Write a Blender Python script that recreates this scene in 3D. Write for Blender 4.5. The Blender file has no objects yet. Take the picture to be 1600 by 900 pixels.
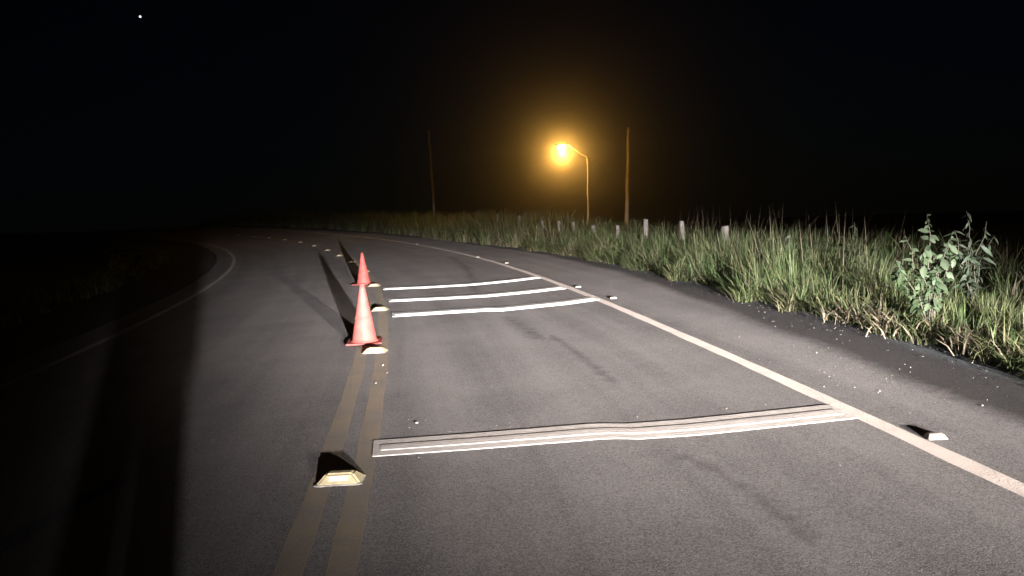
import bpy, bmesh, math, random
import numpy as np
from mathutils import Vector, Matrix

random.seed(7)
RNG = np.random.default_rng(7)
scene = bpy.context.scene
C = scene.collection

# ------------------------------------------------------------------ camera
cam_data = bpy.data.cameras.new('camera')
cam = bpy.data.objects.new('camera', cam_data)
C.objects.link(cam)
cam_data.sensor_width = 36.0
cam_data.lens = 1250.0 / 1600.0 * 36.0
cam_data.clip_start = 0.05
cam_data.clip_end = 3000.0
PITCH, ROLL = 0.1004, 0.07355
fwd = Vector((0, math.cos(PITCH), -math.sin(PITCH)))
upv = Vector((0, math.sin(PITCH), math.cos(PITCH)))
rgt = Vector((1, 0, 0))
cx_ = math.cos(ROLL) * rgt - math.sin(ROLL) * upv
cy_ = math.sin(ROLL) * rgt + math.cos(ROLL) * upv
m3 = Matrix((cx_, cy_, -fwd)).transposed()
cam.matrix_world = Matrix.Translation((0, 0, 1.5)) @ m3.to_4x4()
scene.camera = cam

# ------------------------------------------------------------------ night sky
world = bpy.data.worlds.new('World')
scene.world = world
world.use_nodes = True
wn = world.node_tree
wn.nodes.clear()
sky = wn.nodes.new('ShaderNodeTexSky')
sky.sky_type = 'NISHITA'
sky.sun_disc = False
sky.sun_elevation = math.radians(12)
sky.sun_rotation = math.radians(200)
sky.air_density = 1.0
sky.dust_density = 0.0
sky.ozone_density = 6.0
bg = wn.nodes.new('ShaderNodeBackground')
bg.inputs['Strength'].default_value = 0.00032
wo = wn.nodes.new('ShaderNodeOutputWorld')
wn.links.new(sky.outputs[0], bg.inputs['Color'])
wn.links.new(bg.outputs[0], wo.inputs['Surface'])

scene.view_settings.view_transform = 'Standard'
scene.view_settings.look = 'None'
scene.view_settings.exposure = 0.0
scene.view_settings.gamma = 1.0
scene.view_settings.use_curve_mapping = False
scene.cycles.use_denoising = True
scene.cycles.max_bounces = 4
scene.cycles.diffuse_bounces = 2
scene.cycles.volume_bounces = 0
scene.cycles.transparent_max_bounces = 6
scene.cycles.use_light_tree = True

HEAD_POWER = 0.97          # headlight intensity scale
HAZE_DENSITY = 0.0027
HAZE_G = 0.97

# ------------------------------------------------------------------ helpers
def tag(o, label=None, cat=None, group=None, kind=None):
    if label: o['label'] = label
    if cat: o['category'] = cat
    if group: o['group'] = group
    if kind: o['kind'] = kind
    return o

def link(name, mesh, mat=None, parent=None, loc=None):
    o = bpy.data.objects.new(name, mesh)
    C.objects.link(o)
    if mat and not mesh.materials:
        mesh.materials.append(mat)
    if parent: o.parent = parent
    if loc is not None: o.location = loc
    return o

def empty(name, loc, rz=0.0):
    o = bpy.data.objects.new(name, None)
    C.objects.link(o)
    o.empty_display_size = 0.1
    o.location = loc
    o.rotation_euler = (0, 0, rz)
    return o

def pydata(name, v, f, smooth=False):
    me = bpy.data.meshes.new(name)
    me.from_pydata([tuple(p) for p in v], [], f)
    me.update()
    if smooth:
        me.polygons.foreach_set('use_smooth', [True] * len(me.polygons))
    return me

def from_bm(name, bm, smooth=False):
    bmesh.ops.recalc_face_normals(bm, faces=bm.faces)
    me = bpy.data.meshes.new(name)
    bm.to_mesh(me)
    bm.free()
    if smooth:
        me.polygons.foreach_set('use_smooth', [True] * len(me.polygons))
    return me

def add_box(bm, c, s, bevel=0.0, taper=None):
    r = bmesh.ops.create_cube(bm, size=1.0)
    vs = r['verts']
    for v in vs:
        v.co = Vector((v.co.x * s[0], v.co.y * s[1], v.co.z * s[2]))
        if taper and v.co.z > 0:
            v.co.x *= taper[0]; v.co.y *= taper[1]
        v.co += Vector(c)
    if bevel > 0:
        es = list({e for v in vs for e in v.link_edges})
        bmesh.ops.bevel(bm, geom=es, offset=bevel, segments=2, affect='EDGES', profile=0.6)

def add_tube(bm, pts, radii, n=10, cap=True):
    pts = [Vector(p) for p in pts]
    rings = []
    for i, p in enumerate(pts):
        a = pts[max(0, i - 1)]; b = pts[min(len(pts) - 1, i + 1)]
        d = (b - a).normalized()
        ref = Vector((0, 0, 1)) if abs(d.z) < 0.9 else Vector((1, 0, 0))
        u = d.cross(ref).normalized(); w = d.cross(u)
        r = radii[i] if isinstance(radii, (list, tuple)) else radii
        rings.append([bm.verts.new(p + (u * math.cos(t) + w * math.sin(t)) * r)
                      for t in [2 * math.pi * k / n for k in range(n)]])
    for a, b in zip(rings, rings[1:]):
        for k in range(n):
            bm.faces.new((a[k], a[(k + 1) % n], b[(k + 1) % n], b[k]))
    if cap:
        bm.faces.new(rings[0]); bm.faces.new(rings[-1])

def add_lathe(bm, prof, n=32, c=(0, 0, 0)):
    c = Vector(c); rings = []
    for r, z in prof:
        rings.append([bm.verts.new(c + Vector((r * math.cos(2 * math.pi * k / n), r * math.sin(2 * math.pi * k / n), z)))
                      for k in range(n)])
    for a, b in zip(rings, rings[1:]):
        for k in range(n):
            bm.faces.new((a[k], a[(k + 1) % n], b[(k + 1) % n], b[k]))
    bm.faces.new(rings[0]); bm.faces.new(rings[-1])

# ------------------------------------------------------------------ the lie of the land
Y0, AQ, YL = 8.786, 3.217e-4, 80.0
PC = [-1.4512704553209076e-05, -0.002990535779801298, -0.0849454408683697, -0.6193573872789332]

def road_x(y):
    y = np.asarray(y, float)
    yy = np.clip(y, -12, 85)
    d = 3 * PC[0] * yy ** 2 + 2 * PC[1] * yy + PC[2]
    return np.polyval(PC, yy) + d * (y - yy)

def road_slope(y):
    yy = np.clip(np.asarray(y, float), -12, 85)
    return 3 * PC[0] * yy ** 2 + 2 * PC[1] * yy + PC[2]

def off_of(x, y):
    return (np.asarray(x, float) - road_x(y)) / np.sqrt(1 + road_slope(y) ** 2)

def sstep(a, b, x):
    t = np.clip((x - a) / (b - a), 0, 1)
    return t * t * (3 - 2 * t)

def gz(x, y):
    x = np.asarray(x, float); y = np.asarray(y, float)
    yy = np.clip(y, Y0, YL)
    z = AQ * (yy - Y0) ** 2 + np.maximum(0, y - YL) * 2 * AQ * (YL - Y0) * 0.5
    o = off_of(x, y)
    z = z - 1.7 * sstep(7.5, 20, o) - 0.06 * np.maximum(0, o - 14) - 0.5 * sstep(-6, -14, o)
    return z

def rp(off, y):
    """point at a lateral offset from the centre of the road, at station y"""
    s = float(road_slope(y)); k = 1 / math.sqrt(1 + s * s)
    return float(road_x(y)) + off * k, y - off * s * k

# ------------------------------------------------------------------ materials
def mat(name, col=(0.5, 0.5, 0.5), rough=0.7, metal=0.0, var=0.15, scale=20.0, bump=0.0, bscale=80.0, emit=None, estr=0.0):
    m = bpy.data.materials.new(name)
    m.use_nodes = True
    nt = m.node_tree
    b = nt.nodes['Principled BSDF']
    b.inputs['Roughness'].default_value = rough
    b.inputs['Metallic'].default_value = metal
    tc = nt.nodes.new('ShaderNodeTexCoord')
    no = nt.nodes.new('ShaderNodeTexNoise')
    no.inputs['Scale'].default_value = scale
    no.inputs['Detail'].default_value = 5
    nt.links.new(tc.outputs['Object'], no.inputs['Vector'])
    rm = nt.nodes.new('ShaderNodeMapRange')
    rm.inputs['From Min'].default_value = 0.25; rm.inputs['From Max'].default_value = 0.75
    rm.inputs['To Min'].default_value = 1 - var; rm.inputs['To Max'].default_value = 1 + var
    nt.links.new(no.outputs['Fac'], rm.inputs['Value'])
    mx = nt.nodes.new('ShaderNodeVectorMath'); mx.operation = 'SCALE'
    mx.inputs[0].default_value = col
    nt.links.new(rm.outputs[0], mx.inputs['Scale'])
    nt.links.new(mx.outputs[0], b.inputs['Base Color'])
    if bump:
        n2 = nt.nodes.new('ShaderNodeTexNoise'); n2.inputs['Scale'].default_value = bscale
        n2.inputs['Detail'].default_value = 4
        nt.links.new(tc.outputs['Object'], n2.inputs['Vector'])
        bp = nt.nodes.new('ShaderNodeBump'); bp.inputs['Strength'].default_value = bump
        bp.inputs['Distance'].default_value = 0.01
        nt.links.new(n2.outputs['Fac'], bp.inputs['Height'])
        nt.links.new(bp.outputs[0], b.inputs['Normal'])
    if emit:
        b.inputs['Emission Color'].default_value = (*emit, 1)
        b.inputs['Emission Strength'].default_value = estr
    return m

def nd(nt, t, **kw):
    n = nt.nodes.new(t)
    for k, v in kw.items():
        if k.startswith('i_'): n.inputs[k[2:].replace('_', ' ')].default_value = v
        else: setattr(n, k, v)
    return n

def asphalt(name, dark=(0.075, 0.070, 0.070), light=(0.205, 0.190, 0.182), tracks=True, grit=1.0, other=None):
    m = bpy.data.materials.new(name); m.use_nodes = True
    nt = m.node_tree; L = nt.links.new
    b = nt.nodes['Principled BSDF']
    b.inputs['Roughness'].default_value = 0.88
    b.inputs['Diffuse Roughness'].default_value = 1.0
    b.inputs['Specular IOR Level'].default_value = 0.2
    tc = nd(nt, 'ShaderNodeTexCoord')
    big = nd(nt, 'ShaderNodeTexNoise', i_Scale=0.7, i_Detail=6.0, i_Roughness=0.65)
    L(tc.outputs['Object'], big.inputs['Vector'])
    fine = nd(nt, 'ShaderNodeTexNoise', i_Scale=230.0, i_Detail=4.0, i_Roughness=0.75)
    L(tc.outputs['Object'], fine.inputs['Vector'])
    vor = nd(nt, 'ShaderNodeTexVoronoi', i_Scale=150.0)
    L(tc.outputs['Object'], vor.inputs['Vector'])
    vr = nd(nt, 'ShaderNodeMapRange', i_From_Min=0.0, i_From_Max=1.0, i_To_Min=-0.45, i_To_Max=0.45)
    sx = nd(nt, 'ShaderNodeSeparateColor'); L(vor.outputs['Color'], sx.inputs[0]); L(sx.outputs[0], vr.inputs['Value'])
    f1 = nd(nt, 'ShaderNodeMath', operation='MULTIPLY_ADD'); f1.inputs[1].default_value = 0.9; f1.inputs[2].default_value = -0.22
    L(big.outputs['Fac'], f1.inputs[0])
    f2 = nd(nt, 'ShaderNodeMath', operation='MULTIPLY_ADD'); f2.inputs[1].default_value = 0.55
    L(fine.outputs['Fac'], f2.inputs[0]); L(f1.outputs[0], f2.inputs[2])
    f3 = nd(nt, 'ShaderNodeMath', operation='ADD'); L(f2.outputs[0], f3.inputs[0]); L(vr.outputs[0], f3.inputs[1])
    last = f3
    if tracks:
        uv = nd(nt, 'ShaderNodeUVMap')
        mp = nd(nt, 'ShaderNodeMapping'); mp.inputs['Scale'].default_value = (2.2, 0.07, 1)
        L(uv.outputs[0], mp.inputs['Vector'])
        tr = nd(nt, 'ShaderNodeTexNoise', i_Scale=1.0, i_Detail=5.0, i_Roughness=0.6)
        L(mp.outputs[0], tr.inputs['Vector'])
        t2 = nd(nt, 'ShaderNodeMapRange', i_From_Min=0.3, i_From_Max=0.7, i_To_Min=-0.22, i_To_Max=0.2)
        L(tr.outputs['Fac'], t2.inputs['Value'])
        f4 = nd(nt, 'ShaderNodeMath', operation='ADD'); L(f3.outputs[0], f4.inputs[0]); L(t2.outputs[0], f4.inputs[1])
        last = f4
    ramp = nd(nt, 'ShaderNodeMix', data_type='RGBA')
    ramp.inputs['A'].default_value = (*dark, 1); ramp.inputs['B'].default_value = (*light, 1)
    ramp.clamp_factor = True
    L(last.outputs[0], ramp.inputs['Factor'])
    if other:
        r2 = nd(nt, 'ShaderNodeMix', data_type='RGBA'); r2.clamp_factor = True
        r2.inputs['A'].default_value = (*other[0], 1); r2.inputs['B'].default_value = (*other[1], 1)
        L(f3.outputs[0], r2.inputs['Factor'])
        ab = nd(nt, 'ShaderNodeAttribute', attribute_name='blend')
        n3 = nd(nt, 'ShaderNodeTexNoise', i_Scale=9.0, i_Detail=6.0, i_Roughness=0.7); L(tc.outputs['Object'], n3.inputs['Vector'])
        k1 = nd(nt, 'ShaderNodeMath', operation='MULTIPLY_ADD'); k1.inputs[1].default_value = 0.9; k1.inputs[2].default_value = -0.45; L(n3.outputs['Fac'], k1.inputs[0])
        k2 = nd(nt, 'ShaderNodeMath', operation='ADD'); L(ab.outputs['Fac'], k2.inputs[0]); L(k1.outputs[0], k2.inputs[1])
        k3 = nd(nt, 'ShaderNodeMapRange', i_From_Min=0.2, i_From_Max=0.8); L(k2.outputs[0], k3.inputs['Value'])
        r3 = nd(nt, 'ShaderNodeMix', data_type='RGBA'); L(k3.outputs[0], r3.inputs['Factor'])
        L(ramp.outputs['Result'], r3.inputs['A']); L(r2.outputs['Result'], r3.inputs['B'])
        ramp = r3
    L(ramp.outputs['Result'], b.inputs['Base Color'])
    bp = nd(nt, 'ShaderNodeBump'); bp.inputs['Strength'].default_value = 1.0; bp.inputs['Distance'].default_value = 0.009 * grit
    hs = nd(nt, 'ShaderNodeMath', operation='MULTIPLY_ADD'); hs.inputs[1].default_value = -0.7
    L(vor.outputs['Distance'], hs.inputs[0]); L(fine.outputs['Fac'], hs.inputs[2])
    L(hs.outputs[0], bp.inputs['Height']); L(bp.outputs[0], b.inputs['Normal'])
    return m

def worn_paint(name, paint, under=(0.125, 0.115, 0.11), wear=0.5, edge=0.0):
    """road paint, rubbed through to the asphalt in patches; u of the uv map runs across the line"""
    m = bpy.data.materials.new(name); m.use_nodes = True
    nt = m.node_tree; L = nt.links.new
    b = nt.nodes['Principled BSDF']; b.inputs['Roughness'].default_value = 0.8
    b.inputs['Specular IOR Level'].default_value = 0.2
    tc = nd(nt, 'ShaderNodeTexCoord')
    n1 = nd(nt, 'ShaderNodeTexNoise', i_Scale=3.0, i_Detail=8.0, i_Roughness=0.7); L(tc.outputs['Object'], n1.inputs['Vector'])
    n2 = nd(nt, 'ShaderNodeTexNoise', i_Scale=140.0, i_Detail=4.0, i_Roughness=0.8); L(tc.outputs['Object'], n2.inputs['Vector'])
    a = nd(nt, 'ShaderNodeMath', operation='MULTIPLY_ADD'); a.inputs[1].default_value = 0.8; L(n1.outputs['Fac'], a.inputs[0]); L(n2.outputs['Fac'], a.inputs[2])
    r = nd(nt, 'ShaderNodeMapRange', i_From_Min=0.6, i_From_Max=1.2, i_To_Min=0.85 - wear * 1.6, i_To_Max=2.15 - wear * 1.6)
    L(a.outputs[0], r.inputs['Value'])
    fac = r
    if edge:
        uv = nd(nt, 'ShaderNodeUVMap'); sp = nd(nt, 'ShaderNodeSeparateXYZ'); L(uv.outputs[0], sp.inputs[0])
        ab = nd(nt, 'ShaderNodeMapRange', i_From_Min=0.84, i_From_Max=0.97, i_To_Min=0.0, i_To_Max=edge)
        L(sp.outputs['X'], ab.inputs['Value'])
        ad = nd(nt, 'ShaderNodeMath', operation='ADD'); L(r.outputs[0], ad.inputs[0]); L(ab.outputs[0], ad.inputs[1])
        fac = ad
    mx = nd(nt, 'ShaderNodeMix', data_type='RGBA'); mx.clamp_factor = True
    mx.inputs['A'].default_value = (*under, 1); mx.inputs['B'].default_value = (*paint, 1)
    L(fac.outputs[0], mx.inputs['Factor']); L(mx.outputs['Result'], b.inputs['Base Color'])
    bp = nd(nt, 'ShaderNodeBump'); bp.inputs['Strength'].default_value = 1.0; bp.inputs['Distance'].default_value = 0.009
    vo_ = nd(nt, 'ShaderNodeTexVoronoi', i_Scale=95.0); L(tc.outputs['Object'], vo_.inputs['Vector'])
    hs = nd(nt, 'ShaderNodeMath', operation='MULTIPLY_ADD'); hs.inputs[1].default_value = -0.7
    L(vo_.outputs['Distance'], hs.inputs[0]); L(n2.outputs['Fac'], hs.inputs[2])
    b.inputs['Diffuse Roughness'].default_value = 1.0
    L(hs.outputs[0], bp.inputs['Height']); L(bp.outputs[0], b.inputs['Normal'])
    return m

def foliage_mat(name, trans=0.3, attr='col', rough=0.55):
    m = bpy.data.materials.new(name); m.use_nodes = True
    nt = m.node_tree; L = nt.links.new
    nt.nodes.clear()
    out = nd(nt, 'ShaderNodeOutputMaterial')
    at = nd(nt, 'ShaderNodeAttribute', attribute_name=attr)
    tc = nd(nt, 'ShaderNodeTexCoord')
    no = nd(nt, 'ShaderNodeTexNoise', i_Scale=14.0, i_Detail=3.0); L(tc.outputs['Object'], no.inputs['Vector'])
    rm = nd(nt, 'ShaderNodeMapRange', i_From_Min=0.3, i_From_Max=0.7, i_To_Min=0.75, i_To_Max=1.25); L(no.outputs['Fac'], rm.inputs['Value'])
    sc = nd(nt, 'ShaderNodeVectorMath', operation='SCALE'); L(at.outputs['Color'], sc.inputs[0]); L(rm.outputs[0], sc.inputs['Scale'])
    p = nd(nt, 'ShaderNodeBsdfPrincipled'); p.inputs['Roughness'].default_value = rough
    p.inputs['Specular IOR Level'].default_value = 0.25
    L(sc.outputs[0], p.inputs['Base Color'])
    t = nd(nt, 'ShaderNodeBsdfTranslucent'); L(sc.outputs[0], t.inputs['Color'])
    mx = nd(nt, 'ShaderNodeMixShader'); mx.inputs[0].default_value = trans
    L(p.outputs[0], mx.inputs[1]); L(t.outputs[0], mx.inputs[2]); L(mx.outputs[0], out.inputs['Surface'])
    return m

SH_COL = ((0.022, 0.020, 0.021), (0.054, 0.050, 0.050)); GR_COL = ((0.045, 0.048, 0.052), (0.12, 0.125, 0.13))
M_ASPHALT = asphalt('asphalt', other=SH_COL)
M_SHOULDER = asphalt('dark_shoulder', *SH_COL, tracks=False, other=GR_COL)  # shoulder band in a darker tone, blending into the gravel at its edge
M_GRAVEL = asphalt('grey_gravel', *GR_COL, tracks=False, grit=2.0)
M_SOIL = mat('soil', (0.05, 0.04, 0.028), 0.95, var=0.5, scale=3.0, bump=0.5, bscale=30)
M_YELLOW = worn_paint('worn_yellow_paint', (0.215, 0.165, 0.105), wear=0.68, edge=0.4)
M_WHITE_LINE = worn_paint('worn_white_paint', (0.44, 0.385, 0.345), wear=0.30)
M_DIM_LINE = worn_paint('faded_white_paint', (0.30, 0.285, 0.27), wear=0.4)
M_STRIP = mat('fresh_thermoplastic', (0.85, 0.84, 0.82), 0.6, var=0.08, scale=9, bump=0.9, bscale=160)
M_STRIP_NEAR = mat('dusty_thermoplastic', (0.62, 0.565, 0.525), 0.7, var=0.12, scale=7, bump=1.0, bscale=300)
M_STUD = mat('stud_resin', (0.33, 0.275, 0.165), 0.6, var=0.25, scale=25, bump=0.25, bscale=60)
M_STUD_WHITE = mat('stud_white_resin', (0.34, 0.31, 0.27), 0.6, var=0.2, scale=25)
M_REFL = mat('reflector', (0.82, 0.80, 0.72), 0.25, var=0.04, scale=60)
M_CONE = mat('cone_rubber', (0.34, 0.072, 0.058), 0.7, var=0.3, scale=9, bump=0.06, bscale=40)
M_CONE_BASE = mat('cone_base_rubber', (0.26, 0.05, 0.042), 0.7, var=0.25, scale=12)
M_STONE = mat('pale_stone', (0.40, 0.38, 0.36), 0.7, var=0.3, scale=10)
M_POST = mat('concrete_post', (0.15, 0.13, 0.115), 0.85, var=0.4, scale=8, bump=0.3)
M_WIRE = mat('fence_wire', (0.12, 0.11, 0.10), 0.6, metal=0.6)
M_POLE = mat('weathered_pole', (0.13, 0.11, 0.09), 0.85, var=0.3, scale=3, bump=0.3, bscale=20)
M_METAL = mat('galvanised', (0.20, 0.19, 0.17), 0.5, metal=0.5)
M_GRASS = foliage_mat('grass_blades')
M_LEAF = foliage_mat('leaf_green', 0.25)
M_STEM = mat('stem', (0.045, 0.042, 0.025), 0.8, var=0.3)

# ------------------------------------------------------------------ setting: ground and road
ys = np.concatenate([np.linspace(-40, 0, 21)[:-1], np.linspace(0, 30, 61)[:-1], np.linspace(30, 90, 61)[:-1], np.linspace(90, 175, 30)])

def sheet(name, yline, off_cols, z, m, uv_scale=None, blend=None):
    """a strip of ground that follows the road: off_cols(y) gives the lateral offsets"""
    verts, uvs, faces = [], [], []
    nc = len(off_cols(0.0))
    s = 0.0; prev = None
    for y in yline:
        p0 = rp(0, y)
        if prev is not None: s += math.hypot(p0[0] - prev[0], p0[1] - prev[1])
        prev = p0
        for o in off_cols(y):
            x, yy = rp(o, y)
            verts.append((x, yy, float(gz(x, yy)) + z)); uvs.append((o, s))
    for i in range(len(yline) - 1):
        for j in range(nc - 1):
            a = i * nc + j
            faces.append((a, a + 1, a + nc + 1, a + nc))
    me = pydata(name, verts, faces, True)
    ul = me.uv_layers.new(name='UVMap')
    idx = np.zeros(len(me.loops), dtype=np.int32); me.loops.foreach_get('vertex_index', idx)
    ua = np.array(uvs)
    if uv_scale: ua = ua * np.array(uv_scale)
    ul.data.foreach_set('uv', ua[idx].ravel())
    if blend:
        at = me.attributes.new('blend', 'FLOAT', 'POINT')
        at.data.foreach_set('value', np.tile(np.array(blend, np.float32), len(yline)))
    return link(name, me, m)

gx = np.concatenate([np.linspace(-140, -30, 23)[:-1], np.linspace(-30, 30, 81)[:-1], np.linspace(30, 140, 23)])
gv = [(x, y, float(gz(x, y)) - 0.05) for y in ys for x in gx]
ng = len(gx)
gf = [(i * ng + j, i * ng + j + 1, (i + 1) * ng + j + 1, (i + 1) * ng + j) for i in range(len(ys) - 1) for j in range(ng - 1)]
tag(link('ground', pydata('ground', gv, gf, True), M_SOIL), kind='structure')

yr = np.concatenate([np.linspace(-38, 0, 39)[:-1], np.linspace(0, 30, 121)[:-1], np.linspace(30, 95, 131)])

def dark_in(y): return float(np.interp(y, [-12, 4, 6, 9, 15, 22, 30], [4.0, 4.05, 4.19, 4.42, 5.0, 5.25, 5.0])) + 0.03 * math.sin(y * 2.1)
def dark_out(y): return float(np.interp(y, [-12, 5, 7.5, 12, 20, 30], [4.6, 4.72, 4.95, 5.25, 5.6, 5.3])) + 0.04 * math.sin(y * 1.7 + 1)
GE_Y = [-12, 3, 6, 7.7, 8.8, 12, 17, 22, 27, 35, 46, 54, 70, 95]
GE_O = [5.0, 5.0, 4.95, 5.12, 5.02, 5.36, 5.6, 5.62, 5.35, 4.95, 5.35, 5.5, 5.5, 5.5]
def grass_edge(y): return np.interp(y, GE_Y, GE_O)

tag(sheet('gravel_verge', yr, lambda y: [4.3, 5.0, 5.8, 6.6], -0.022, M_GRAVEL), kind='structure')
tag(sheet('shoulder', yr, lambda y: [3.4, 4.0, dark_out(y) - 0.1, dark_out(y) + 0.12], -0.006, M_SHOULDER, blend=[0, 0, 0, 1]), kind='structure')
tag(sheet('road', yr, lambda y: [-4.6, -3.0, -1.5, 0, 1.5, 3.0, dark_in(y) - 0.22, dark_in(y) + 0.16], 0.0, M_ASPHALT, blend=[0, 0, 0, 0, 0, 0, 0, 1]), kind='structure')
tag(sheet('verge', yr, lambda y: [-8.0, -6.2, -4.5], -0.02, M_GRAVEL), kind='structure')

def line(name, o0, o1, z, m, yl=yr, wob=0.0, shift=None):
    w = o1 - o0
    sh = shift or (lambda y: 0.0)
    def cols(y):
        d0 = wob * math.sin(y * 3.1) + wob * math.sin(y * 7.7 + 1)
        k = sh(y)
        return [k + o0 + d0, k + o0 + w * 0.5, k + o1 - d0 * 0.7]
    ob = sheet(name, yl, cols, z, m)
    me = ob.data; uvl = me.uv_layers[0]
    n = len(me.loops); a = np.zeros(n * 2); uvl.data.foreach_get('uv', a); a = a.reshape(-1, 2)
    idx = np.zeros(n, dtype=np.int32); me.loops.foreach_get('vertex_index', idx)
    a[:, 0] = np.where(idx % 3 == 1, 0.0, 1.0); uvl.data.foreach_set('uv', a.ravel())
    return tag(ob, kind='structure')

line('yellow_centre_line', -0.185, -0.055, 0.0009, M_YELLOW, wob=0.003)
line('yellow_centre_line', 0.045, 0.175, 0.0009, M_YELLOW, wob=0.003)
EDGE_OFF = lambda y: float(np.interp(y, [4, 8, 13, 21, 60], [3.285, 3.32, 3.40, 3.51, 3.52]))
line('white_edge_line', -0.06, 0.06, 0.0009, M_WHITE_LINE, wob=0.0035, shift=EDGE_OFF)
line('white_edge_line', -3.98, -3.86, 0.0009, M_DIM_LINE, wob=0.003)

# ------------------------------------------------------------------ tyre scuffs and stains on the asphalt
def scuff_mat(name, col, cover, sc=(6.0, 6.0)):
    m = bpy.data.materials.new(name); m.use_nodes = True
    nt = m.node_tree; L = nt.links.new
    b = nt.nodes['Principled BSDF']; b.inputs['Base Color'].default_value = (*col, 1); b.inputs['Roughness'].default_value = 0.9
    b.inputs['Diffuse Roughness'].default_value = 1.0
    out = nt.nodes['Material Output']
    tc = nd(nt, 'ShaderNodeTexCoord')
    n1 = nd(nt, 'ShaderNodeTexNoise', i_Scale=sc[0], i_Detail=8.0, i_Roughness=0.75); L(tc.outputs['Object'], n1.inputs['Vector'])
    vo_ = nd(nt, 'ShaderNodeTexVoronoi', i_Scale=150.0); L(tc.outputs['Object'], vo_.inputs['Vector'])
    bp = nd(nt, 'ShaderNodeBump'); bp.inputs['Distance'].default_value = 0.009; bp.invert = True
    L(vo_.outputs['Distance'], bp.inputs['Height']); L(bp.outputs[0], b.inputs['Normal'])
    uv = nd(nt, 'ShaderNodeUVMap'); sp = nd(nt, 'ShaderNodeSeparateXYZ'); L(uv.outputs[0], sp.inputs[0])
    fade = nd(nt, 'ShaderNodeMapRange', i_From_Min=0.0, i_From_Max=1.0, i_To_Min=cover, i_To_Max=-0.35); L(sp.outputs['X'], fade.inputs['Value'])
    ad = nd(nt, 'ShaderNodeMath', operation='ADD'); L(n1.outputs['Fac'], ad.inputs[0]); L(fade.outputs[0], ad.inputs[1])
    r = nd(nt, 'ShaderNodeMapRange', i_From_Min=0.45, i_From_Max=0.95, i_To_Min=0.0, i_To_Max=0.5); L(ad.outputs[0], r.inputs['Value'])
    tr_ = nd(nt, 'ShaderNodeBsdfTransparent'); mx = nd(nt, 'ShaderNodeMixShader')
    L(r.outputs[0], mx.inputs[0]); L(tr_.outputs[0], mx.inputs[1]); L(b.outputs[0], mx.inputs[2]); L(mx.outputs[0], out.inputs['Surface'])
    return m
M_SCUFF = scuff_mat('tyre_rubber_mark', (0.055, 0.05, 0.05), 0.22)
M_PALE = scuff_mat('pale_dust_mark', (0.30, 0.29, 0.28), 0.10, (9.0, 9.0))
def scuff(name, pts, w, m, z=0.0005):
    pts = np.array(pts, float); t = np.linspace(0, 1, 25)
    d = np.concatenate([[0], np.cumsum(np.hypot(*np.diff(pts, axis=0).T))]); d /= d[-1]
    k = min(3, len(pts) - 1)
    cxp, cyp = np.polyfit(d, pts[:, 0], k), np.polyfit(d, pts[:, 1], k)
    x, y = np.polyval(cxp, t), np.polyval(cyp, t)
    dx, dy = np.gradient(x), np.gradient(y); l = np.hypot(dx, dy); nx, ny = -dy / l, dx / l
    V, U, F = [], [], []
    for i in range(25):
        for s_ in (-1, 0, 1):
            a, b_ = x[i] + nx[i] * s_ * w, y[i] + ny[i] * s_ * w
            V.append((a, b_, float(gz(a, b_)) + z)); U.append((max(abs(s_) * 1.0, 1 - min(t[i], 1 - t[i]) * 6), t[i]))
    for i in range(24):
        for j in range(2): a = i * 3 + j; F.append((a, a + 1, a + 4, a + 3))
    me = pydata(name, V, F, True); ul = me.uv_layers.new(name='UVMap')
    idx = np.zeros(len(me.loops), dtype=np.int32); me.loops.foreach_get('vertex_index', idx)
    ul.data.foreach_set('uv', np.array(U)[idx].ravel())
    return tag(link(name, me, m), kind='structure')
scuff('tyre_mark', [(-0.15, 11.4), (0.0, 10.4), (0.12, 9.7), (0.30, 8.5)], 0.30, M_SCUFF)
scuff('tyre_mark', [(0.30, 9.6), (0.457, 8.83), (0.70, 7.13), (0.86, 5.97)], 0.16, M_SCUFF)
scuff('tyre_mark', [(0.75, 4.75), (1.0, 4.3), (1.15, 3.6), (1.2, 3.0)], 0.15, M_SCUFF)
scuff('tyre_mark', [(-2.3, 27), (-1.5, 23), (-1.1, 20), (-0.6, 13)], 0.35, M_SCUFF)
scuff('dust_mark', [(-0.38, 4.78), (-0.32, 4.6), (-0.28, 4.4), (-0.15, 4.15), (0.02, 4.0)], 0.035, M_PALE)

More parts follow.
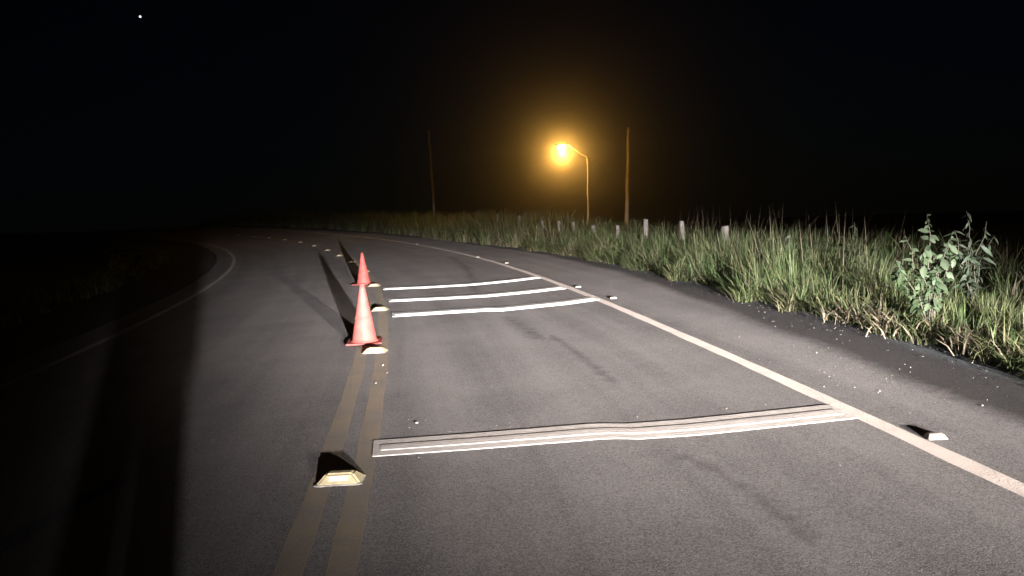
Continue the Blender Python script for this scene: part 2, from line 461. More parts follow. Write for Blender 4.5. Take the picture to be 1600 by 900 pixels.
# ------------------------------------------------------------------ raised rumble strips
def slab(front, back, z0, z1, seg=60, jit=0.0025, cham=0.004, seed=0, endcut=0.02):
    """a raised flat bar between two plan polylines, with rounded shoulders and a hand-laid outline"""
    rng = np.random.default_rng(seed)
    t = np.linspace(0, 1, seg + 1)
    def res(pl):
        pl = np.array(pl); d = np.concatenate([[0], np.cumsum(np.hypot(*np.diff(pl, axis=0).T))]); d /= d[-1]
        return np.stack([np.interp(t, d, pl[:, 0]), np.interp(t, d, pl[:, 1])], 1)
    f = res(front); b = res(back)
    def wobble():
        w = rng.normal(size=seg + 1); k = np.ones(5) / 5
        return np.convolve(np.pad(w, 2, mode='edge'), k, 'valid') * jit
    f[:, 1] += wobble(); b[:, 1] += wobble()
    f[0, 0] += endcut; b[0, 0] += endcut * 0.5
    n = b - f; n /= np.linalg.norm(n, axis=1)[:, None]
    prof = [(f, z0), (f + n * cham * 0.4, z1 - cham * 0.5), (f + n * cham, z1), ((f + b) / 2, z1 + 0.0005), (b - n * cham * 7, z1), (b - n * cham * 2, z1 - cham * 0.5), (b, z0)]
    V, F = [], []
    m = len(prof)
    for i in range(seg + 1):
        for p, z in prof:
            x, y = p[i]
            if i in (0, seg): x += (1 if i == 0 else -1) * (0.0 if z == z0 else 0.003)
            V.append((x, y, float(gz(x, y)) + z))
    for i in range(seg):
        for j in range(m - 1):
            a = i * m + j; F.append((a, a + 1, a + m + 1, a + m))
    F.append(tuple(range(m))); F.append(tuple(seg * m + j for j in reversed(range(m))))
    bm = bmesh.new(); me = pydata('slab', V, F); bm.from_mesh(me); bpy.data.meshes.remove(me)
    return from_bm('rumble_bar', bm)

def rumble(front, width, label, m, seed, mu=None, depth=0.0045):
    c = np.mean(np.array(front), axis=0)
    root = empty('rumble_strip', (0, 0, 0))
    root.location = (c[0], c[1], float(gz(*c)))
    tag(root, label, 'rumble strip', 'raised rumble strips across the right lane')
    inv = Matrix.Translation(-root.location)
    f = np.array(front); s = -float(road_slope(c[1]))
    d = np.array([-s, 1.0]) / math.hypot(s, 1)
    back = f + d * width
    base = slab(f, back, 0.0, depth, seed=seed); base.transform(inv)
    link('base_layer', base, m, root)
    u0, u1 = f + d * width * 0.28, f + d * width * 0.66
    for u in (u0, u1):
        e = (u[1] - u[0]); u[0] += e / np.linalg.norm(e) * 0.05
        e = (u[-2] - u[-1]); u[-1] += e / np.linalg.norm(e) * 0.04
    up = slab(u0, u1, depth - 0.001, depth * 1.8, seed=seed + 50, jit=0.002); up.transform(inv)
    link('upper_layer', up, mu or m, root)
    return root

rumble([(-0.98, 4.925), (-0.317, 4.922), (0.5, 4.94), (0.60, 4.925), (0.731, 4.88), (1.113, 4.875), (1.486, 4.911), (2.15, 4.985)], 0.39,
       'dusty cream two-layer rumble strip, widest and nearest to the camera', M_STRIP_NEAR, 1)
rumble([(-1.829, 11.86), (-0.367, 11.72), (-0.193, 11.60), (0.759, 11.80), (1.31, 12.06)], 0.50,
       'bright white rumble strip beside the front cone, nearest of the three far strips', M_STRIP, 2, depth=0.009)
rumble([(-2.19, 13.96), (-1.2, 13.72), (-0.437, 13.60), (0.3, 13.72), (0.948, 13.98)], 0.50,
       'bright white rumble strip, middle of the three far strips', M_STRIP, 3, depth=0.009)
rumble([(-2.64, 16.25), (-1.7, 15.95), (-0.756, 15.80), (0.0, 15.98), (0.602, 16.28)], 0.50,
       'bright white rumble strip, farthest of the three far strips', M_STRIP, 4, depth=0.009)

# ------------------------------------------------------------------ road studs
def frustum(w, d, h, tw, td, sh=0.0, bev=0.004):
    bm = bmesh.new()
    lo = [bm.verts.new((sx * w / 2, sy * d / 2, 0)) for sx, sy in ((-1, -1), (1, -1), (1, 1), (-1, 1))]
    mi = [bm.verts.new((sx * w / 2 * 0.985, sy * d / 2 * 0.985, h * 0.14)) for sx, sy in ((-1, -1), (1, -1), (1, 1), (-1, 1))]
    hi = [bm.verts.new((sx * tw / 2, sy * td / 2, h)) for sx, sy in ((-1, -1), (1, -1), (1, 1), (-1, 1))]
    for a, b in ((lo, mi), (mi, hi)):
        for k in range(4): bm.faces.new((a[k], a[(k + 1) % 4], b[(k + 1) % 4], b[k]))
    bm.faces.new(hi); bm.faces.new(lo[::-1])
    bmesh.ops.bevel(bm, geom=[e for e in bm.edges if max(v.co.z for v in e.verts) > h * 0.5], offset=bev, segments=2, affect='EDGES')
    return from_bm('stud_body', bm)

def reflector_mesh(w, h, d, front_y, tilt):
    bm = bmesh.new(); add_box(bm, (0, 0, 0), (w, d, h), 0.0015)
    me = from_bm('reflector', bm)
    me.transform(Matrix.Translation((0, front_y[0], front_y[1])) @ Matrix.Rotation(tilt, 4, 'X'))
    return me

BIG_BODY = frustum(0.255, 0.15, 0.054, 0.155, 0.062, bev=0.012)
tl = math.atan2((0.15 - 0.062) / 2, 0.054 * 0.86)
BIG_R1 = reflector_mesh(0.105, 0.026, 0.006, (-0.0530, 0.0310), -tl)
BIG_R2 = reflector_mesh(0.105, 0.026, 0.006, (0.0530, 0.0310), tl)
SM_BODY = frustum(0.105, 0.09, 0.024, 0.075, 0.03, bev=0.003)
tl2 = math.atan2((0.09 - 0.03) / 2, 0.024 * 0.86)
SM_R1 = reflector_mesh(0.082, 0.020, 0.004, (-0.0318, 0.0138), -tl2)
SM_R2 = reflector_mesh(0.082, 0.020, 0.004, (0.0318, 0.0138), tl2)

def pad_mesh():
    bm = bmesh.new(); rg = random.Random(4); n = 26; lo, hi = [], []
    for k in range(n):
        a = 2 * math.pi * k / n; c, s_ = math.cos(a), math.sin(a)
        sx = 0.138 * math.copysign(abs(c) ** 0.35, c); sy = 0.088 * math.copysign(abs(s_) ** 0.35, s_)
        f = rg.uniform(0.93, 1.10)
        lo.append(bm.verts.new((sx * f, sy * f, -0.002))); hi.append(bm.verts.new((sx * f * 0.97, sy * f * 0.97, 0.004)))
    for k in range(n): bm.faces.new((lo[k], lo[(k + 1) % n], hi[(k + 1) % n], hi[k]))
    bm.faces.new(hi)
    return from_bm('stud_adhesive', bm)
PAD = pad_mesh()
M_PAD = mat('stud_adhesive', (0.24, 0.22, 0.20), 0.9, var=0.5, scale=30, bump=0.8, bscale=120)

def stud(x, y, big, label, rz=0.0, group=None):
    r = empty('road_stud', (x, y, float(gz(x, y)) + 0.003), -math.atan(float(road_slope(y))) * -1 + rz)
    tag(r, label, 'road stud', group)
    if big:
        link('adhesive', PAD, M_PAD, r); link('body', BIG_BODY, M_STUD, r); link('reflector', BIG_R1, M_REFL, r); link('reflector', BIG_R2, M_REFL, r)
    else:
        link('body', SM_BODY, M_STUD_WHITE, r); link('reflector', SM_R1, M_REFL, r); link('reflector', SM_R2, M_REFL, r)
    return r

ORD = ['nearest', 'second', 'third', 'fourth', 'fifth', 'sixth', 'seventh', 'eighth', 'ninth', 'tenth', 'eleventh', 'twelfth', 'thirteenth', 'farthest']
CS = [(-1.067, 4.50), (-1.579, 8.86), (-2.143, 12.80), (-2.959, 17.2), (-3.93, 21.6), (-5.133, 26.0), (-6.378, 30.1), (-7.82, 34.6), (-9.529, 39.4),
      (-11.489, 44.4), (-13.658, 49.2), (-15.859, 53.4), (-18.034, 57.1), (-20.67, 61.7)]
CL = {0: 'large yellow trapezoid road stud with white reflector, on the centre line nearest the camera',
      1: 'yellow road stud on the centre line just in front of the front cone',
      2: 'yellow road stud half hidden right of the front cone',
      3: 'yellow road stud beside the foot of the rear cone',
      4: 'yellow road stud hidden right behind the rear cone'}
for i, (x, y) in enumerate(CS):
    lab = CL.get(i, 'yellow centre-line road stud, %s of the curving row counted from the camera' % ORD[i])
    stud(x, y, True, lab, rz=0.03 * math.sin(i * 5.0) + (0.06 if i == 0 else 0), group='yellow road studs along the centre line')
ES = [(2.374, 4.49), (1.531, 12.1), (1.169, 14.03), (-0.087, 20.9), (-0.948, 24.0), (-3.93, 34.4), (-7.997, 45.4), (-13.015, 55.4)]
for i, (x, y) in enumerate(ES):
    lab = ('small white road stud right of the edge line, nearest the camera' if i == 0 else
           'small white road stud by the edge line, %s of its row counted from the camera' % (ORD[i] if i < 7 else 'farthest'))
    stud(x, y, False, lab, rz=0.1 * math.sin(i * 3.3), group='small white road studs along the edge line')

# ------------------------------------------------------------------ traffic cones
def cone(x, y, label, tilt, rz, h=0.70):
    r = empty('traffic_cone', (x, y, float(gz(x, y)) + 0.002))
    r.rotation_euler = (0, tilt, rz)
    tag(r, label, 'traffic cone', 'traffic cones on the centre line')
    bm = bmesh.new()
    add_box(bm, (0, 0, 0.012), (0.42, 0.42, 0.022), 0.008)
    for sx in (-1, 1):
        for sy in (-1, 1): add_box(bm, (sx * 0.17, sy * 0.17, 0.004), (0.06, 0.06, 0.008))
    link('base', from_bm('cone_base', bm), M_CONE_BASE, r)
    bm = bmesh.new()
    prof = [(0.168, 0.020), (0.166, 0.030), (0.150, 0.036), (0.146, 0.05)]
    for k in range(1, 15):
        t = k / 14; prof.append((0.146 + (0.030 - 0.146) * t + 0.0012 * math.sin(k * 2.4), 0.05 + (h - 0.06) * t))
    add_lathe(bm, prof, 40)
    link('body', from_bm('cone_body', bm, True), M_CONE, r)
    bm = bmesh.new()
    zc = h * 0.44; rc = 0.146 + (0.030 - 0.146) * (zc - 0.05) / (h - 0.06)
    add_lathe(bm, [(rc + 0.001, zc - 0.012), (rc + 0.006, zc - 0.008), (rc + 0.004, zc + 0.012), (rc - 0.003, zc + 0.015)], 40)
    link('collar', from_bm('cone_collar', bm, True), M_CONE, r)
    bm = bmesh.new()
    add_lathe(bm, [(0.0315, h - 0.012), (0.0315, h), (0.026, h + 0.010), (0.012, h + 0.013)], 24)
    link('tip', from_bm('cone_tip', bm, True), M_CONE, r)
    return r
cone(-1.83, 9.60, 'red-orange traffic cone in front, nearer the camera', math.radians(2.6), 0.12, 0.705)
cone(-3.30, 17.85, 'red-orange traffic cone standing behind, farther from the camera', math.radians(1.8), -0.2, 0.70)

# ------------------------------------------------------------------ fence
fence = empty('fence', (3.19, 18.7, float(gz(3.19, 18.7))))
tag(fence, 'row of pale posts with wires rising from the tall roadside grass', 'fence')
FP = [(4.32, 12.5, 0.74), (3.94, 14.66, 0.88), (3.59, 16.61, 0.965), (3.19, 18.71, 1.0), (2.79, 20.61, 0.84), (2.38, 22.5, 0.82), (1.95, 24.27, 0.92),
      (1.61, 25.62, 0.96), (1.2, 27.22, 0.98), (0.42, 30.02, 1.17), (-0.4, 32.4, 1.26), (-1.3, 34.8, 1.33)]
rel = lambda p: Vector(p) - fence.location
for i, (x, y, zt) in enumerate(FP):
    bm = bmesh.new()
    zb = float(gz(x, y)) - 0.15
    w = 0.095 + 0.012 * math.sin(i * 2.7)
    add_box(bm, (0, 0, (zt - zb) / 2), (w, w, zt - zb), 0.012, (0.93, 0.93))
    for v in bm.verts: v.co.z += 0.012 * math.sin(v.co.x * 60 + i) if v.co.z > 0.5 else 0
    o = link('post', from_bm('fence_post', bm), M_POST, fence, rel((x, y, zb)))
    o.rotation_euler = (0.02 * math.sin(i * 4.1), 0.03 + 0.025 * math.sin(i * 2.2), 0.35 * math.sin(i * 1.3))
for dz in (0.12, 0.38, 0.64):
    bm = bmesh.new(); pts = []
    for (x, y, zt), (x2, y2, zt2) in zip(FP, FP[1:]):
        for k in range(3):
            t = k / 3; pts.append(rel((x + (x2 - x) * t - 0.05, y + (y2 - y) * t - 0.05, zt + (zt2 - zt) * t - dz - 0.03 * 4 * t * (1 - t))))
    add_tube(bm, pts, 0.0022, 5)
    link('wire', from_bm('fence_wire', bm), M_WIRE, fence)

# ------------------------------------------------------------------ utility poles and street lamp
def ray_pt(a, b, y):
    d = (a - 800) / 1250 * cx_ - (b - 450) / 1250 * cy_ + fwd
    t = y / d.y
    return Vector((0, 0, 1.5)) + d * t

def pole(name, top, bot, r0, r1, label, arms=False, cat='pole', shaft=None):
    zb = float(gz(bot.x, bot.y)) - 0.3
    ax = (top - bot); b = bot + ax * ((zb - bot.z) / ax.z)
    r = empty(name, b); tag(r, label, cat)
    bm = bmesh.new(); n = 9
    add_tube(bm, [(ax * ((top.z - zb) / ax.z)) * (k / n) + Vector((0.02 * math.sin(k * 2.1), 0.02 * math.cos(k * 1.7), 0)) for k in range(n + 1)],
             [r0 + (r1 - r0) * k / n for k in range(n + 1)], 14)
    link('shaft', from_bm('pole_shaft', bm, True), shaft or M_POLE, r)
    tp = top - b
    if arms:
        bm = bmesh.new(); add_box(bm, tp + Vector((0, -r1 - 0.05, -0.35)), (1.5, 0.09, 0.11), 0.01)
        link('crossarm', from_bm('crossarm', bm), M_POLE, r)
        for k in (-0.62, 0.0, 0.62):
            bm = bmesh.new()
            add_lathe(bm, [(0.02, 0), (0.05, 0.02), (0.03, 0.05), (0.055, 0.07), (0.03, 0.11), (0.015, 0.13)], 12, tp + Vector((k, -r1 - 0.05, -0.295)))
            link('insulator', from_bm('insulator', bm, True), M_POST, r)
    return r, b

YP = 48.0
pr, pb = pole('utility_pole', Vector((7.57, YP, 5.67)), Vector((7.10, YP, -0.45)), 0.14, 0.085,
              'weathered wooden utility pole right of the street lamp, lit amber low down')
pl, plb = pole('utility_pole', Vector((-7.03, 80.0, 9.65)), Vector((-7.16, 80.0, 1.99)), 0.15, 0.10,
               'slim pale utility pole standing alone far left of the street lamp', shaft=mat('pale_concrete_pole', (0.50, 0.46, 0.42), 0.8, var=0.15, scale=3))
top = Vector((4.62, 44.0, 3.89)); bot = Vector((4.44, 44.0, 0.46)); lampc = Vector((3.17, 43.0, 4.53))
zb = float(gz(bot.x, bot.y)) - 0.3
ax = top - bot; b0 = bot + ax * ((zb - bot.z) / ax.z)
sl = empty('street_lamp', b0)
tag(sl, 'street lamp glowing amber on a thin pole with an arm to the left', 'street lamp')
bm = bmesh.new()
add_tube(bm, [Vector((0.02 * math.sin(k * 2.2), 0, 0)) + ax * ((top.z - zb) / ax.z) * k / 8 for k in range(9)], [0.062 - 0.0025 * k for k in range(9)], 12)
link('pole', from_bm('lamp_pole', bm, True), M_POLE, sl)
T = top - b0; LC = lampc - b0
bm = bmesh.new()
add_tube(bm, [T + Vector((0.02, 0, -0.15)), T + Vector((-0.05, 0, 0.02)), T * 0.65 + LC * 0.35 + Vector((0, 0, 0.06)), LC + Vector((0.28, 0, 0.10))], [0.035, 0.032, 0.028, 0.026], 10)
link('arm', from_bm('lamp_arm', bm, True), M_METAL, sl)
bm = bmesh.new()
for v in bmesh.ops.create_uvsphere(bm, u_segments=20, v_segments=10, radius=1.0)['verts']:
    v.co = Vector((v.co.x * 0.36, v.co.y * 0.17, max(v.co.z, -0.1) * 0.13 + 0.05)) + LC
link('lamp_head', from_bm('lamp_head', bm, True), M_METAL, sl)
M_LAMP = mat('amber_lamp', (0.8, 0.5, 0.2), 0.4, emit=(1.0, 0.62, 0.16), estr=14.0)
bm = bmesh.new()
for v in bmesh.ops.create_uvsphere(bm, u_segments=20, v_segments=12, radius=1.0)['verts']:
    v.co = Vector((v.co.x * 0.24, v.co.y * 0.20, min(v.co.z, 0.3) * 0.24 - 0.01)) + LC
link('lamp_glass', from_bm('lamp_glass', bm, True), M_LAMP, sl)
ld = bpy.data.lights.new('street_light', 'POINT')
ld.color = (1.0, 0.49, 0.085); ld.energy = 2000.0; ld.shadow_soft_size = 0.12
lo = bpy.data.objects.new('street_light', ld); C.objects.link(lo); lo.parent = sl; lo.location = LC + Vector((0, -0.1, -0.42))

def cable(name, a, b, sag, r, label, m=M_WIRE, n=20):
    bm = bmesh.new()
    c = (a + b) / 2
    add_tube(bm, [a + (b - a) * k / n - Vector((0, 0, sag * 4 * (k / n) * (1 - k / n))) - c for k in range(n + 1)], r, 6)
    o = link(name, from_bm(name, bm), m, None, c)
    return tag(o, label, 'cable')
ptop = Vector((7.36, YP, 2.91))
cable('overhead_cable', top + Vector((0, 0, -0.02)), ptop, 0.05, 0.016, 'thin cable from the lamp pole down to the right-hand utility pole', mat('cable_sheath', (0.32, 0.30, 0.27), 0.6))

# ------------------------------------------------------------------ grass
def blades(name, x, y, h, w, lean, phi, col0, col1, lift=None, label=None, cat='grass', rows=(0, 0.3, 0.62, 1.0)):
    """one mesh of separately curved, tapering leaf blades"""
    n = len(x); z = gz(x, y) - 0.03 if lift is None else gz(x, y) + lift
    t = np.array(rows); k = len(t)
    dirx, diry = np.cos(phi), np.sin(phi)
    px, py = -diry, dirx
    V = np.zeros((n, 2 * k - 1, 3)); Cc = np.zeros((n, 2 * k - 1, 4)); Cc[..., 3] = 1
    tw = RNG.uniform(-0.9, 0.9, n)
    pxx = px * np.cos(tw) - py * np.sin(tw); pyy = px * np.sin(tw) + py * np.cos(tw)
    for i, tt in enumerate(t):
        bend = lean * h * (0.35 * tt + 0.65 * tt ** 2.2)
        up = h * tt * np.sqrt(np.maximum(0.04, 1 - (lean * 0.75 * tt) ** 2)) - h * 0.25 * np.maximum(0, lean - 0.6) * tt ** 3
        cx = x + dirx * bend; cy = y + diry * bend; cz = z + up
        ww = w * (1 - tt) ** 0.6 * (0.75 + 0.5 * min(1, tt * 3)) * 0.5
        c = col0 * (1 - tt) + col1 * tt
        if i < k - 1:
            V[:, 2 * i] = np.stack([cx - pxx * ww, cy - pyy * ww, cz], 1)
            V[:, 2 * i + 1] = np.stack([cx + pxx * ww, cy + pyy * ww, cz], 1)
            Cc[:, 2 * i, :3] = c; Cc[:, 2 * i + 1, :3] = c
        else:
            V[:, 2 * i] = np.stack([cx, cy, cz], 1); Cc[:, 2 * i, :3] = c
    nv = 2 * k - 1
    base = np.arange(n)[:, None] * nv
    quads = np.concatenate([np.array([2 * i, 2 * i + 1, 2 * i + 3, 2 * i + 2])[None] + base for i in range(k - 2)], 1).reshape(-1)
    tris = (np.array([2 * (k - 2), 2 * (k - 2) + 1, 2 * (k - 1)])[None] + base).reshape(-1)
    nq, ntri = n * (k - 2), n
    me = bpy.data.meshes.new(name)
    me.vertices.add(n * nv); me.vertices.foreach_set('co', V.astype(np.float32).ravel())
    me.loops.add(nq * 4 + ntri * 3); me.loops.foreach_set('vertex_index', np.concatenate([quads, tris]).astype(np.int32))
    me.polygons.add(nq + ntri)
    ls = np.concatenate([np.arange(nq) * 4, nq * 4 + np.arange(ntri) * 3]).astype(np.int32)
    me.polygons.foreach_set('loop_start', ls)
    me.update(calc_edges=True)
    at = me.attributes.new('col', 'FLOAT_COLOR', 'POINT'); at.data.foreach_set('color', Cc.astype(np.float32).ravel())
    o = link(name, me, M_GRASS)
    return tag(o, label, cat, kind='stuff')

GREENS = np.array([[0.080, 0.126, 0.046], [0.108, 0.142, 0.056], [0.062, 0.110, 0.042], [0.132, 0.144, 0.066], [0.122, 0.130, 0.064]])
STRAW = np.array([[0.17, 0.14, 0.095], [0.12, 0.095, 0.065], [0.25, 0.215, 0.155]])

def tuft_field(name, ntuft, per, ylo, yhi, depth0, depth1, hfun, wid, label, straw=0.08, edge_bias=1.0, side=1, lean_mean=0.52):
    """tufts of blades between the edge of the verge and some way behind it"""
    u = RNG.uniform(0, 1, ntuft)
    if yhi > 25: ty = ylo * (yhi / ylo) ** u
    else: ty = RNG.uniform(ylo, yhi, ntuft)
    dd = depth0 + (depth1 - depth0) * RNG.uniform(0, 1, ntuft) ** edge_bias
    off = (grass_edge(ty) + dd + 0.10 * np.sin(ty * 2.3) + 0.08 * np.sin(ty * 5.9 + 2)) if side > 0 else (-6.6 - dd)
    s = road_slope(ty); k = 1 / np.sqrt(1 + s * s)
    tx = road_x(ty) + off * k; tyy = ty - off * s * k
    th = hfun(ty, dd) * RNG.uniform(0.65, 1.2, ntuft)
    tc = RNG.integers(0, len(GREENS), ntuft)
    n = ntuft * per
    r = np.abs(RNG.normal(0, 0.07, n)) * (1 + wid * 10); a = RNG.uniform(0, 2 * np.pi, n)
    x = np.repeat(tx, per) + r * np.cos(a); y = np.repeat(tyy, per) + r * np.sin(a)
    h = np.repeat(th, per) * RNG.uniform(0.45, 1.12, n)
    phi = np.where(RNG.uniform(0, 1, n) < 0.62, a + RNG.normal(0, 0.6, n), np.repeat(RNG.normal(-0.3, 0.9, ntuft), per) + RNG.normal(0, 0.5, n))
    lean = np.clip(np.abs(RNG.normal(lean_mean, 0.28, n)), 0.03, 1.2)
    w = wid * RNG.uniform(0.6, 1.35, n)
    c1 = GREENS[np.repeat(tc, per)] * RNG.uniform(0.7, 1.35, n)[:, None]
    dry = RNG.uniform(0, 1, n) < straw
    c1[dry] = STRAW[RNG.integers(0, 3, dry.sum())] * RNG.uniform(0.6, 1.1, dry.sum())[:, None]
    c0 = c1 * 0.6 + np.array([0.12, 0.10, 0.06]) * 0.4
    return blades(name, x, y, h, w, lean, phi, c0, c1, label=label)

def h_near(y, d):
    base = np.interp(y, [3, 5.5, 7.5, 9, 11, 14, 18, 22], [0.30, 0.33, 0.36, 0.56, 0.74, 0.74, 0.68, 0.72])
    return base * (0.62 + 0.48 * sstep(0.0, 0.5, d))
def h_far(y, d):
    base = np.interp(y, [18, 22, 25, 28, 31, 35, 45, 60, 80], [0.60, 0.72, 0.85, 1.15, 1.25, 1.05, 1.1, 1.2, 1.3])
    return base * (0.6 + 0.45 * sstep(0.0, 0.7, d))

tuft_field('tall_grass', 900, 42, 4.6, 22.5, 0.06, 1.25, h_near, 0.0095, 'tall green roadside grass along the right verge, near the camera', edge_bias=0.8)
tuft_field('arching_grass', 300, 26, 4.6, 24.0, -0.04, 0.30, lambda y, d: np.interp(y, [4, 8, 12, 24], [0.34, 0.40, 0.50, 0.5]), 0.012, 'low arching grass that spills from the right verge over the gravel', straw=0.10, lean_mean=0.95)
tuft_field('tall_grass', 1700, 26, 20.0, 85.0, 0.05, 2.6, h_far, 0.024, 'tall grass along the far right bend, fading into the dark', straw=0.20, edge_bias=0.9)
tuft_field('field_grass', 1300, 20, 5.0, 60.0, 1.2, 6.0, lambda y, d: np.interp(y, [5, 9, 12], [0.26, 0.34, 0.5]) + 0.04 * d, 0.014, 'dark field grass behind the roadside fence', straw=0.3)
tuft_field('left_grass', 700, 18, 4.0, 70.0, 0.1, 3.0, lambda y, d: 0.28 + 0 * y, 0.014, 'dark grass beyond the left edge of the road', side=-1)

# long seed stalks and reeds that stand above the grass
n = 150
ty = RNG.uniform(8.5, 17, n); dd = RNG.uniform(0.35, 1.6, n)
sxy = np.array([rp(float(grass_edge(a)) + b, a) for a, b in zip(ty, dd)])
blades('reed_stalks', sxy[:, 0], sxy[:, 1], RNG.uniform(0.75, 1.35, n), RNG.uniform(0.005, 0.011, n), np.clip(np.abs(RNG.normal(0.25, 0.25, n)), 0.02, 0.95),
       RNG.normal(0.2, 1.5, n), np.tile([0.11, 0.10, 0.06], (n, 1)), np.tile([0.13, 0.105, 0.07], (n, 1)) * RNG.uniform(0.5, 1.2, (n, 1)),
       label='thin pale reed stalks standing above the roadside grass', cat='reeds', rows=(0, 0.25, 0.5, 0.75, 1.0))

# flattened straw at the foot of the grass
n = 3400
ty = 4.8 * (60 / 4.8) ** RNG.uniform(0, 1, n)
cl = (np.sin(ty * 1.9) + np.sin(ty * 4.3 + 1) + np.sin(ty * 0.9 + 2)) > RNG.normal(0.7, 0.6, n)
ty = ty[cl]; n = len(ty)
off = grass_edge(ty) + RNG.normal(0.06, 0.10, n) + 0.10 * np.sin(ty * 2.3) + 0.08 * np.sin(ty * 5.9 + 2)
s = road_slope(ty); k = 1 / np.sqrt(1 + s * s)
blades('dry_straw', road_x(ty) + off * k, ty - off * s * k, RNG.uniform(0.12, 0.34, n), RNG.uniform(0.006, 0.013, n) * (1 + ty * 0.03), RNG.uniform(0.85, 1.25, n),
       RNG.uniform(0, 2 * np.pi, n), STRAW[RNG.integers(0, 3, n)], STRAW[RNG.integers(0, 3, n)], lift=RNG.uniform(0.0, 0.07, n),
       label='flattened pale dry straw along the foot of the grass', cat='straw')

# ------------------------------------------------------------------ leafy shrubs
def leaf_mesh(name, L, W, col, droop):
    V, F = [], []
    prof = [(0, 0.06), (0.18, 0.62), (0.42, 1.0), (0.68, 0.78), (0.88, 0.36), (1.0, 0.0)]
    cols = []
    for t, w in prof:
        for sx in (-1, 0, 1):
            V.append((sx * w * W / 2, t * L, -droop * L * t * t + (0.10 * W * abs(sx) * w)))
            cols.append((*[c * (1.25 if sx == 0 else 1.0) for c in col], 1))
    for i in range(len(prof) - 1):
        for j in range(2):
            a = i * 3 + j; F.append((a, a + 1, a + 4, a + 3))
    me = pydata(name, V, F, True)
    at = me.attributes.new('col', 'FLOAT_COLOR', 'POINT'); at.data.foreach_set('color', np.array(cols, np.float32).ravel())
    me.materials.append(M_LEAF)
    return me
LEAVES = [leaf_mesh('leaf', 0.115, 0.060, (0.044, 0.066, 0.031), 0.25), leaf_mesh('leaf', 0.09, 0.056, (0.034, 0.054, 0.026), 0.35),
          leaf_mesh('leaf', 0.13, 0.072, (0.056, 0.074, 0.042), 0.15)]
NARROW = [leaf_mesh('leaf', 0.11, 0.030, (0.042, 0.060, 0.036), 0.5), leaf_mesh('leaf', 0.09, 0.026, (0.045, 0.056, 0.036), 0.7)]

def shrub(name, x, y, stems, leaves, nper, label, seed, low=0.35, size=1.0, cat='shrub'):
    rg = random.Random(seed)
    r = empty(name, (x, y, float(gz(x, y)) - 0.03)); tag(r, label, cat)
    for (dx, dy, hh) in stems:
        pts = []
        for k in range(7):
            t = k / 6
            pts.append(Vector((dx * t ** 1.5 + 0.02 * math.sin(k * 2 + hh * 9), dy * t ** 1.5 + 0.02 * math.cos(k * 1.7), hh * t * (1 - 0.08 * t))))
        bm = bmesh.new(); add_tube(bm, pts, [0.009 * (1 - 0.75 * k / 6) for k in range(7)], 6)
        link('stem', from_bm('shrub_stem', bm, True), M_STEM, r)
        for i in range(nper):
            t = low + (1 - low) * (i + rg.random() * 0.7) / nper
            f = t * 6; k = min(5, int(f)); p = pts[k].lerp(pts[k + 1], f - k)
            a = i * 2.4 + rg.uniform(-0.5, 0.5)
            o = link('leaf', rg.choice(leaves), None, r, p)
            s_ = size * rg.uniform(0.5, 1.3) * (1.0 if t < 0.9 else 0.75)
            o.scale = (s_, s_, s_)
            o.rotation_euler = (rg.uniform(-1.2, 0.6), rg.uniform(-0.9, 0.9), a)
    return r
shrub('leafy_shrub', 3.92, 7.45, [(-0.36, -0.05, 0.85), (-0.20, 0.08, 1.08), (-0.12, -0.10, 0.95), (0.02, 0.05, 1.28), (0.12, -0.08, 1.02), (0.26, 0.1, 1.08), (-0.30, 0.12, 0.72), (0.0, -0.15, 0.75), (0.2, -0.05, 0.85)],
      LEAVES, 32, 'bushy green shrub with broad leaves rising above the roadside grass', 3, size=0.80)
shrub('leafy_shrub', 4.72, 8.2, [(-0.16, 0.0, 1.05), (0.02, 0.05, 1.25), (0.18, 0.0, 1.12), (0.3, 0.1, 0.95), (-0.05, -0.1, 0.85)],
      NARROW, 26, 'thin dim shrub with narrow drooping leaves, at the right edge of the photo', 5, low=0.22, size=1.3)
shrub('leafy_weed', 4.35, 10.2, [(-0.1, 0, 0.95), (0.08, 0.05, 1.1), (0.2, -0.05, 0.85)], NARROW, 12,
      'dim upright weed behind the grass, left of the broad-leaved shrub', 8, low=0.4, cat='weed')

# ------------------------------------------------------------------ loose stones
def stones(name, pts, label, m=M_STONE):
    bm = bmesh.new()
    for (x, y, s) in pts:
        vs = bmesh.ops.create_icosphere(bm, subdivisions=1, radius=1.0)['verts']
        sx, sy, sz = s * random.uniform(0.7, 1.4), s * random.uniform(0.7, 1.3), s * random.uniform(0.4, 0.75)
        a = random.uniform(0, 6.28); z = float(gz(x, y)) + 0.002
        for v in vs:
            q = v.co * random.uniform(0.82, 1.1)
            v.co = Vector((x + (q.x * math.cos(a) - q.y * math.sin(a)) * sx, y + (q.x * math.sin(a) + q.y * math.cos(a)) * sy, z + (q.z + 0.6) * sz))
    o = link(name, from_bm(name, bm), m)
    return tag(o, label, 'stones', kind='stuff')
pts = [(-0.758, 5.66, 0.011), (-0.80, 5.55, 0.005), (-0.70, 5.72, 0.005), (-1.363, 8.0, 0.012), (-1.26, 7.6, 0.009), (-1.30, 7.16, 0.010)]
for _ in range(34):
    y = random.gauss(5.7, 0.6); o = random.gauss(3.9, 0.35)
    if o > 3.42: pts.append((*rp(o, y), random.uniform(0.002, 0.006)))
for _ in range(45):
    y = random.uniform(4.5, 14); o = random.uniform(3.4, 5.1); pts.append((*rp(o, y), random.uniform(0.002, 0.006)))
for _ in range(55):
    y = random.uniform(3.2, 13); o = random.uniform(-1.8, 3.4); pts.append((*rp(o, y), random.uniform(0.002, 0.005)))
for _ in range(14):
    x = random.uniform(-0.9, 2.2); pts.append((x, 5.36 + random.uniform(0, 0.12), random.uniform(0.002, 0.0045)))
gp = []
